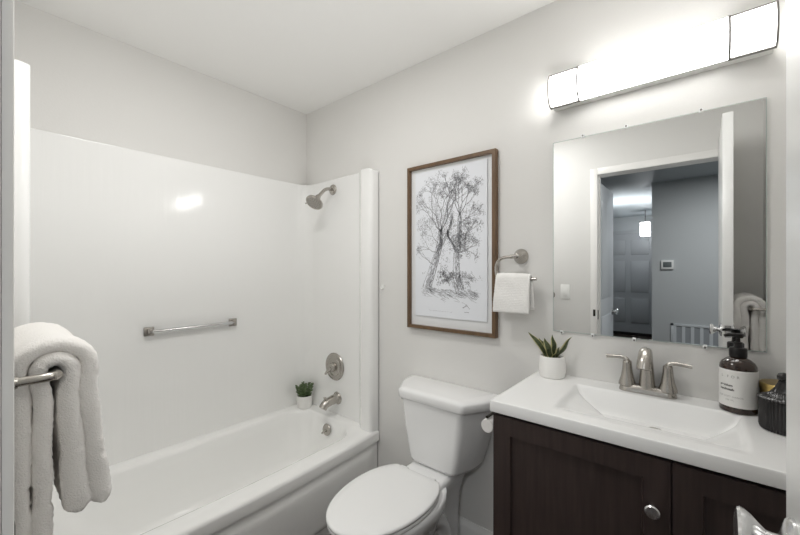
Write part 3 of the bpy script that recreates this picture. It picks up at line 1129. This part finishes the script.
def arc(k=0.0, n=18):
    """front curve of the diffuser in (y,z)"""
    zc, hz = (LZ0 + LZ1) / 2, (LZ1 - LZ0) / 2 + k
    out = [(-0.0415, zc - hz)]
    for i in range(n + 1):
        a = -PI / 2 + PI * i / n
        out.append((-0.044 - (LD - 0.044 + k) * math.cos(a) ** 0.9 if math.cos(a) > 0 else -0.044, zc + hz * math.sin(a)))
    out.append((-0.0415, zc + hz))
    return out


BX0, BX1 = 1.797, 2.222
bm = new()
ext_poly(bm, arc(-0.001), 'X', BX0 + 0.003, BX1 - 0.003)
obj('diffuser', bm, M['glow'], vl, smooth=30)
for a, b in ((LX0 + 0.004, BX0 - 0.003), (BX1 + 0.003, LX1 - 0.004)):
    bm = new()
    ext_poly(bm, arc(-0.004), 'X', a, b)
    obj('end_glass', bm, M['glow'], vl, smooth=30)


def band(a, b, k=0.003, t=0.006):
    bm = new()
    o_, i_ = arc(k), arc(k - t)
    n_ = len(o_)
    rings = [[(a, *p) for p in i_], [(a, *p) for p in o_], [(b, *p) for p in o_], [(b, *p) for p in i_]]
    loft(bm, rings, False)
    return bm


for a, b in ((LX0, LX0 + 0.005), (BX0 - 0.003, BX0 + 0.003), (BX1 - 0.003, BX1 + 0.003), (LX1 - 0.005, LX1)):
    obj('band', band(a, b), M['band'], vl, smooth=30)
for a, b in ((LX0, BX0), (BX1, LX1)):
    for z in (LZ0 - 0.0005, LZ1 + 0.0005):
        boxobj('edge_trim', (a, -0.049, z - 0.0025), (b, -0.038, z + 0.0025), M['band'], vl, bevel=0.0006)

# ================================================================== VANITY
CX0, CX1, CYF, CZT = 1.627, 2.412, -0.457, 0.912
VX0, VX1, VYF = 1.633, 2.400, -0.432
vn = thing('vanity_cabinet', 'dark espresso wood bathroom vanity cabinet under the white counter', 'vanity cabinet', (2.02, -0.22, 0))
bm = new()
box(bm, (VX0, VYF, 0.09), (VX0 + 0.018, -0.003, 0.874), 0.001)
box(bm, (VX1 - 0.018, VYF, 0.09), (VX1, -0.003, 0.874), 0.001)
box(bm, (VX0, VYF, 0.09), (VX1, -0.003, 0.108))
box(bm, (VX0 + 0.018, -0.012, 0.09), (VX1 - 0.018, -0.003, 0.874))
box(bm, (VX0, VYF, 0.850), (VX1, VYF + 0.02, 0.874), 0.0005)
box(bm, (2.09, VYF, 0.108), (2.114, VYF + 0.02, 0.85), 0.0005)
box(bm, (VX0 + 0.02, VYF + 0.07, 0.0), (VX1 - 0.02, -0.003, 0.09))
obj('body', bm, M['wood'], vn)


def shaker(x0, x1, z0, z1, stile=0.057):
    bm = new()
    y0, y1 = VYF - 0.019, VYF - 0.001
    o_ = [(x0, z0), (x1, z0), (x1, z1), (x0, z1)]

    def ins(k):
        return [(x0 + k, z0 + k), (x1 - k, z0 + k), (x1 - k, z1 - k), (x0 + k, z1 - k)]
    rings = [[(x, y1, z) for x, z in o_], [(x, y0 + 0.0015, z) for x, z in o_], [(x, y0, z) for x, z in ins(0.0015)], [(x, y0, z) for x, z in ins(stile)], [(x, y0 + 0.010, z) for x, z in ins(stile + 0.004)]]
    loft(bm, rings, True, True, True)
    return bm


d1 = obj('door', shaker(VX0 + 0.002, 2.0995, 0.112, 0.866), M['wood'], vn, smooth=20)
bm = new()
KP = [(0.0001, 0), (0.008, 0.0), (0.007, 0.004), (0.0055, 0.010), (0.007, 0.014), (0.014, 0.018), (0.0165, 0.022), (0.0165, 0.025), (0.014, 0.028), (0.0001, 0.0295)]
lathe(bm, KP, (2.064, VYF - 0.019, 0.742), '-Y', 32)
obj('knob', bm, M['satin'], d1, label='round satin chrome knob')
d2 = obj('door', shaker(2.1025, VX1 - 0.002, 0.112, 0.866), M['wood'], vn, smooth=20)
bm = new()
lathe(bm, KP, (2.37, VYF - 0.019, 0.60), '-Y', 32)
obj('knob', bm, M['satin'], d2)

# counter with moulded basin
ct = thing('vanity_counter', 'white counter with a moulded rectangular ramp sink on the dark vanity', 'countertop', (2.02, -0.23, 0.874))
SX0, SX1, SYB, SYF = 1.802, 2.246, -0.100, -0.405
BXa, BXb, BYf = 1.925, 2.162, -0.255


def sink_z(x, y):
    """depth field of the sink: stepped ends, a gentle front ramp and a trough that widens to the back wall"""
    if not (SX0 < x < SX1 and SYF < y < SYB):
        return 0.0
    t = min(1.0, max(0.0, (y - BYf) / (SYB - BYf)))
    xl = BXa + (SX0 + 0.016 - BXa) * t              # the trough's slanting sides
    xr = BXb + (SX1 - 0.016 - BXb) * t
    df = (y - SYF) / (BYf - SYF)
    df = (df * df / 0.8 if df < 0.4 else df - 0.2) / 0.8
    db = (SYB - y) / 0.030
    k = max(0.0, min((x - SX0) / (xl - SX0), (SX1 - x) / (SX1 - xr), df, 1.0))
    step = min(1.0, (x - SX0) / 0.013, (SX1 - x) / 0.013) * min(1.0, max(0.0, (y - SYF) / 0.10))
    z = 0.014 * step + 0.028 * k
    s_ = min(x - xl, xr - x, y - BYf)
    if s_ > 0:
        z = 0.042 + 0.034 * min(1.0, s_ / 0.022)
    return min(z, 0.080 * db)


def blur_z(x, y):
    r = 0.004
    s = 0.0
    for dx, dy in ((0, 0), (r, 0), (-r, 0), (0, r), (0, -r), (r, r), (-r, r), (r, -r), (-r, -r)):
        s += sink_z(x + dx, y + dy)
    return s / 9.0


bm = new()
NX, NY = 190, 110
gx = [CX0 + 0.004 + (CX1 - CX0 - 0.008) * i / NX for i in range(NX + 1)]
gy = [CYF + 0.004 + (-0.001 - CYF - 0.004) * j / NY for j in range(NY + 1)]
G = [[bm.verts.new((x, y, CZT - blur_z(x, y))) for y in gy] for x in gx]
for i in range(NX):
    for j in range(NY):
        bm.faces.new((G[i][j], G[i + 1][j], G[i + 1][j + 1], G[i][j + 1]))
bd = [G[i][0] for i in range(NX + 1)] + [G[NX][j] for j in range(1, NY + 1)] + [G[i][NY] for i in range(NX - 1, -1, -1)] + [G[0][j] for j in range(NY - 1, 0, -1)]
prev = bd


def out_pt(v, k, z):
    x, y = v.co.x, v.co.y
    x = CX0 + 0.004 - k if abs(x - gx[0]) < 1e-6 else (CX1 - 0.004 + k if abs(x - gx[-1]) < 1e-6 else x)
    y = CYF + 0.004 - k if abs(y - gy[0]) < 1e-6 else y
    return (x, y, z)


for k, z in ((0.0025, CZT - 0.001), (0.004, CZT - 0.004), (0.004, CZT - 0.034), (0.0035, CZT - 0.036), (-0.02, CZT - 0.036)):
    ring = [bm.verts.new(out_pt(v, k, z)) for v in bd]
    for i in range(len(bd)):
        j = (i + 1) % len(bd)
        bm.faces.new((prev[i], prev[j], ring[j], ring[i]))
    prev = ring
obj('counter_top', bm, M['counter'], ct, smooth=40)
bm = new()
lathe(bm, [(0.0001, 0), (0.020, 0), (0.019, 0.003), (0.0001, 0.003)], (2.045, -0.178, CZT - 0.076), 'Z', 24)
obj('drain', bm, M['nickel'], ct)

# ---- faucet
fz = CZT
FXc, FYc = 2.012, -0.048
fa = thing('sink_faucet', 'brushed nickel two handle faucet at the back of the white sink', 'faucet', (FXc, FYc, fz))
bm = new()
rings = []
for z, k in ((0.0, 0.0), (0.004, 0.0), (0.014, -0.003), (0.021, -0.007), (0.024, -0.012)):
    rings.append([(FXc + x, FYc + y, fz + z) for x, y in rrect(-0.083 - k, 0.083 + k, -0.028 - k, 0.028 + k, 0.026 + k, 8, 6)])
loft(bm, rings, True, True, True)
obj('base_plate', bm, M['nickel'], fa)
bm = new()
sp_path = smooth_path([(FXc, FYc, fz + 0.018), (FXc, FYc + 0.001, fz + 0.06), (FXc, FYc - 0.002, fz + 0.105), (FXc, FYc - 0.018, fz + 0.138), (FXc, FYc - 0.048, fz + 0.146), (FXc, FYc - 0.078, fz + 0.124), (FXc, FYc - 0.088, fz + 0.098)], 5)
rad = []
for i in range(len(sp_path)):
    t = i / (len(sp_path) - 1)
    rad.append(0.025 - 0.0075 * min(1, t / 0.35) + 0.0035 * max(0, (t - 0.5) / 0.5))
tube(bm, sp_path, rad, 22)
obj('spout', bm, M['nickel'], fa)
for sg in (-1, 1):
    hx = FXc + sg * 0.058
    bm = new()
    lathe(bm, [(0.027, 0.018), (0.0255, 0.028), (0.020, 0.046), (0.0160, 0.070), (0.0140, 0.092), (0.0140, 0.099), (0.012, 0.103), (0.0001, 0.104)], (hx, FYc, fz), 'Z', 28)
    obj('handle_base', bm, M['nickel'], fa)
    bm = new()
    pp = smooth_path([(hx - sg * 0.004, FYc, fz + 0.094), (hx + sg * 0.004, FYc - 0.001, fz + 0.108), (hx + sg * 0.020, FYc - 0.002, fz + 0.1135), (hx + sg * 0.042, FYc - 0.004, fz + 0.1125), (hx + sg * 0.064, FYc - 0.006, fz + 0.111)], 5)
    tube(bm, pp, [0.0125 - 0.0045 * min(1, i / 8) for i in range(len(pp))], 14, flat=0.8)
    obj('lever', bm, M['nickel'], fa)

# ---- snake plant
px_, py_ = 1.700, -0.057
pt = thing('snake_plant', 'snake plant with yellow edged leaves in a white pot on the counter corner', 'potted plant', (px_, py_, CZT))
bm = new()
lathe(bm, [(0.0001, 0.0), (0.040, 0.0), (0.045, 0.003), (0.0495, 0.022), (0.0505, 0.045), (0.0475, 0.072), (0.0445, 0.082), (0.0425, 0.0835), (0.0405, 0.082), (0.042, 0.070), (0.0001, 0.070)], (px_, py_, CZT), 'Z', 44)
obj('pot', bm, M['pot'], pt)
bm = new()
lathe(bm, [(0.0001, 0), (0.041, 0.0), (0.039, 0.005), (0.0001, 0.008)], (px_, py_, CZT + 0.069), 'Z', 24)
obj('soil', bm, M['soil'], pt)
cam_r = Vector((0.768, 0.64, 0))


def snake_leaf(base, tip, bend, wd, twist):
    bm = new()
    base, tip = Vector(base), Vector(tip)
    mid = (base + tip) / 2 + Vector(bend)
    rows = []
    n_ = 14
    for i in range(n_ + 1):
        t = i / n_
        p = base * (1 - t) ** 2 + mid * 2 * t * (1 - t) + tip * t * t
        d = (base * (-2 * (1 - t)) + mid * (2 - 4 * t) + tip * 2 * t).normalized()
        prof = (0.62 + 0.38 * math.sin(PI * min(1, t / 0.75) * 0.5)) if t < 0.55 else max(0.03, 1 - ((t - 0.55) / 0.45) ** 1.6)
        ang = twist + 0.5 * t
        side = Vector((math.cos(ang), math.sin(ang), 0))
        side = (side - d * side.dot(d)).normalized()
        nr = d.cross(side)
        wv = wd * prof
        row = [p + side * wv * u + nr * (0.35 * wv * (u * u) + 0.004 * math.sin(9 * t)) for u in (-1, -0.72, 0, 0.72, 1)]
        rows.append(row)
    vf = [[bm.verts.new(q) for q in r_] for r_ in rows]
    for i in range(n_):
        for j in range(4):
            f = bm.faces.new((vf[i][j], vf[i][j + 1], vf[i + 1][j + 1], vf[i + 1][j]))
            f.material_index = 1 if j in (0, 3) else 0
    bmesh.ops.solidify(bm, geom=bm.faces[:], thickness=0.0016)
    return bm


zb = CZT + 0.072
LV = [((-0.018, -0.008), (-0.060, -0.040, 0.103), (0.018, 0.01, 0.0), 0.0115, 0.4),
      ((-0.012, 0.000), (-0.036, -0.010, 0.078), (0.01, 0.0, 0.01), 0.0135, 0.7),
      ((0.000, -0.010), (-0.020, -0.016, 0.082), (0.004, -0.004, 0.0), 0.0145, 0.5),
      ((0.002, 0.010), (-0.004, 0.004, 0.092), (0.006, 0.002, 0.0), 0.0135, 0.6),
      ((0.012, 0.000), (0.058, 0.022, 0.090), (-0.004, -0.002, -0.012), 0.0165, 0.8),
      ((0.010, -0.014), (0.030, -0.012, 0.055), (0.0, 0.0, 0.0), 0.013, 0.9)]
for (bx, by), tp, bd_, wd, tw in LV:
    obj('leaf', snake_leaf((px_ + bx, py_ + by, zb), (px_ + bx + tp[0], py_ + by + tp[1], zb + tp[2]), bd_, wd, tw), [M['leaf'], M['leaf_edge']], pt, smooth=60, recalc=False)

# ---- soap bottle
bx_, by_ = 2.241, -0.060
sb = thing('soap_dispenser', 'dark brown pump soap bottle with a white label on the counter', 'soap bottle', (bx_, by_, CZT))
BR = 0.0435
bm = new()
lathe(bm, [(0.0001, 0.0), (BR - 0.004, 0.0), (BR - 0.001, 0.002), (BR, 0.006), (BR, 0.128), (BR - 0.0015, 0.138), (BR - 0.006, 0.147), (BR - 0.015, 0.155), (0.020, 0.160), (0.0165, 0.163), (0.0165, 0.168), (0.0001, 0.168)], (bx_, by_, CZT), 'Z', 56)
obj('bottle', bm, M['amber'], sb)
bm = new()
rings = []
for h in (0.018, 0.0181, 0.1265, 0.1266):
    rr0 = BR + (0.0002 if h in (0.018, 0.1266) else 0.0007)
    rings.append([(bx_ + rr0 * math.cos(2 * PI * k / 72), by_ + rr0 * math.sin(2 * PI * k / 72), CZT + h) for k in range(72)])
loft(bm, rings, True)
lab = obj('label', bm, M['label'], sb)
bm = new()
lathe(bm, [(0.0001, 0.162), (0.0200, 0.162), (0.021, 0.164), (0.021, 0.186), (0.019, 0.189), (0.011, 0.191), (0.0095, 0.194), (0.0095, 0.206), (0.0055, 0.207), (0.005, 0.218), (0.011, 0.219), (0.0125, 0.223), (0.012, 0.231), (0.0001, 0.233)], (bx_, by_, CZT), 'Z', 28)
nz = Vector((-0.92, -0.38, 0))
ph = Vector((bx_, by_, CZT + 0.227))
tube(bm, [ph - nz * 0.013, ph, ph + nz * 0.024, ph + nz * 0.034 - Vector((0, 0, 0.003))], [0.006, 0.0075, 0.0065, 0.005], 10, flat=0.8)
obj('pump', bm, M['black'], sb)


def label_text(txt, size, z, ang, m, spacing=1.0, bold=0.0):
    cu = bpy.data.curves.new('text', 'FONT')
    cu.body = txt
    cu.size = size
    cu.align_x = 'CENTER'
    cu.space_character = spacing
    cu.offset = bold
    to = bpy.data.objects.new('text', cu)
    COL.objects.link(to)
    dg = bpy.context.evaluated_depsgraph_get()
    me = bpy.data.meshes.new_from_object(to.evaluated_get(dg))
    bpy.data.objects.remove(to)
    bm = new()
    bm.from_mesh(me)
    bpy.data.meshes.remove(me)
    bmesh.ops.triangulate(bm, faces=bm.faces[:])
    rr0 = BR + 0.0011
    for v in bm.verts:
        a = ang + v.co.x / rr0
        v.co = Vector((bx_ + rr0 * math.cos(a), by_ + rr0 * math.sin(a), z + v.co.y))
    return obj('label_text', bm, m, lab, smooth=0)


# direction of the label's front: turned a little to the left of the camera
LA = R(-118)
label_text('L . F O R', 0.0105, CZT + 0.104, LA, M['textg'], 1.15)
label_text('premium', 0.0095, CZT + 0.078, LA - 0.22, M['text'], 1.0, 0.0003)
label_text('handwash', 0.0095, CZT + 0.066, LA - 0.18, M['text'], 1.0, 0.0003)
label_text('FOR SOFT HANDS', 0.0065, CZT + 0.046, LA, M['textg'], 1.2)
label_text('500 ML', 0.0060, CZT + 0.036, LA, M['textg'], 1.2)

# ---- jars
gc = thing('gold_canister', 'round gold metal canister behind the dark ribbed jar on the counter', 'canister', (2.336, -0.062, CZT))
bm = new()
lathe(bm, [(0.0001, 0.0), (0.047, 0.0), (0.049, 0.002), (0.049, 0.080), (0.0001, 0.080)], (2.336, -0.062, CZT), 'Z', 44)
obj('body', bm, M['gold'], gc)
bm = new()
lathe(bm, [(0.0001, 0.0805), (0.0505, 0.0805), (0.0505, 0.097), (0.0490, 0.0995), (0.046, 0.1), (0.0001, 0.098)], (2.336, -0.062, CZT), 'Z', 44)
obj('lid', bm, M['gold'], gc)
jx, jy = 2.322, -0.172
jr = thing('ribbed_jar', 'dark ribbed glass jar with a ball topped lid at the right end of the counter', 'jar', (jx, jy, CZT))
bm = new()
lathe(bm, [(0.0001, 0.0), (0.041, 0.0), (0.0445, 0.003), (0.0465, 0.012), (0.047, 0.055), (0.046, 0.074), (0.043, 0.078), (0.0001, 0.078)], (jx, jy, CZT), 'Z', 168, wave=(42, 0.022))
obj('body', bm, M['smoke'], jr, smooth=40)
bm = new()
lathe(bm, [(0.0001, 0.0785), (0.0475, 0.0785), (0.0485, 0.083), (0.046, 0.086), (0.037, 0.0905), (0.027, 0.096), (0.0195, 0.106), (0.014, 0.117), (0.010, 0.126), (0.009, 0.130), (0.0001, 0.131)], (jx, jy, CZT), 'Z', 168, wave=(42, 0.02))
ld = obj('lid', bm, M['smoke'], jr, smooth=40)
bm = new()
lathe(bm, [(0.0001, 0.128)] + [(0.0125 * math.sin(PI * k / 12), 0.1405 - 0.0125 * math.cos(PI * k / 12)) for k in range(1, 12)] + [(0.0001, 0.153)], (jx, jy, CZT), 'Z', 24)
obj('ball_knob', bm, M['smoke'], ld)

# ---- toilet paper on the vanity's side
tp = thing('paper_holder', 'dark metal toilet paper arm on the side of the vanity', 'toilet paper holder', (1.615, -0.40, 0.80))
bm = new()
box(bm, (1.6265, -0.345, 0.790), (1.6325, -0.300, 0.850), 0.002)
tube(bm, smooth_path([(1.630, -0.322, 0.842), (1.612, -0.324, 0.842), (1.604, -0.340, 0.842), (1.604, -0.37, 0.842), (1.604, -0.432, 0.842)], 4), 0.0050, 10)
tube(bm, smooth_path([(1.630, -0.322, 0.812), (1.612, -0.324, 0.812), (1.604, -0.336, 0.812), (1.604, -0.37, 0.812), (1.604, -0.430, 0.812)], 4), 0.0045, 10)
obj('arm', bm, M['bronze'], tp)
bm = new()
lathe(bm, [(0.0055, 0.0), (0.021, 0.0), (0.022, 0.002), (0.022, 0.086), (0.021, 0.088), (0.0055, 0.088)], (1.604, -0.432, 0.8115), 'Y', 32)
rl = obj('toilet_roll', bm, M['tissue'])
tag(rl, 'nearly used up white toilet roll on the dark arm beside the vanity', 'toilet roll')

# ================================================================== BATH TOWELS ON BARS
BY, BZ = -1.437, 1.133


def bar_obj(name, label, x0, x1):
    t = thing(name, label, 'towel bar', ((x0 + x1) / 2, YF, BZ))
    for x, s in ((x1, -1), (x0, 1)):
        bm = new()
        lathe(bm, [(0.0001, 0.0), (0.030, 0.0), (0.030, 0.003), (0.026, 0.010), (0.016, 0.022), (0.011, 0.034), (0.0001, 0.036)], (x, YF, BZ), 'Y', 28)
        obj('mount', bm, M['nickel'], t)
    bm = new()
    r_ = 0.022
    pts = [(x1, YF + 0.02, BZ), (x1, YF + 0.045, BZ), (x1, BY - r_, BZ), (x1 - 0.006, BY - 0.006, BZ), (x1 - r_, BY, BZ), ((x0 + x1) / 2, BY, BZ), (x0 + r_, BY, BZ), (x0 + 0.006, BY - 0.006, BZ), (x0, BY - r_, BZ), (x0, YF + 0.045, BZ), (x0, YF + 0.02, BZ)]
    tube(bm, smooth_path(pts, 4), 0.0085, 14)
    obj('rail', bm, M['nickel'], t)
    return t


rail1 = bar_obj('towel_bar', 'brushed nickel towel bar holding the thick bath towel at the left edge', 0.77, 1.212)


def fold(yb, zb, r, rmin, zf, zr, sf, sr):
    """like over_bar, but the two sides close up below the bar"""
    def off(d, s_, tot):
        k = min(1.0, d / 0.055)
        k = k * k * (3 - 2 * k)
        return r + (rmin - r) * k + s_ * max(0.0, d / tot) ** 1.3
    pts = []
    nr = int((zb - zr) / 0.006)
    for k in range(nr):
        d = (zb - zr) * (1 - k / nr)
        pts.append((yb - off(d, sr, zb - zr), zb - d))
    for k in range(17):
        a = PI - PI * k / 16
        pts.append((yb + r * math.cos(a), zb + r * math.sin(a)))
    nf = int((zb - zf) / 0.006)
    for k in range(1, nf + 1):
        d = (zb - zf) * k / nf
        pts.append((yb + off(d, sf, zb - zf), zb - d))
    return pts


bm = new()
tx0, tx1 = 0.85, 1.186
drape(bm, fold(BY, BZ + 0.002, 0.0235, 0.0165, 0.843, 0.795, 0.020, 0.002), tx0 + 0.004, tx1, lambda t: 0.030 + 0.016 * max(0, (t - 0.55) / 0.45) + 0.004 * max(0, 0.4 - t), 26, 1, 0.0018, coarse=0.004, hem=(0.10, 0.17))
drape(bm, fold(BY, BZ + 0.002, 0.0525, 0.0470, 0.842, 0.76, 0.029, -0.003), tx0, tx1 - 0.004, lambda t: 0.029 + 0.012 * max(0, (t - 0.55) / 0.45) + 0.006 * max(0, 0.4 - t), 26, 7, 0.0018, coarse=0.005, hem=(0.14, 0.21))
bt = obj('bath_towel', bm, M['terry'], None, smooth=80)
tag(bt, 'thick white bath towel folded over the bar at the left edge of the photo', 'bath towel')

# the second bar and towel hang on the side wall behind the open door
rot = Matrix.Rotation(R(90), 4, 'Z')
pivot = Vector((1.186, YF, 0))
dest = Vector((XR, -1.085, 0))


def second(o, label):
    c = o.copy()
    COL.objects.link(c)
    c.location = dest + rot @ (o.location - pivot)
    c.rotation_euler = (0, 0, R(90))
    c['label'] = label
    for ch in list(o.children):
        d = ch.copy()
        COL.objects.link(d)
        d.parent = c
    return c


second(rail1, 'brushed nickel towel bar behind the open door, seen at the right of the mirror')
second(bt, 'white towel on the bar behind the open door, reflected at the right of the mirror')
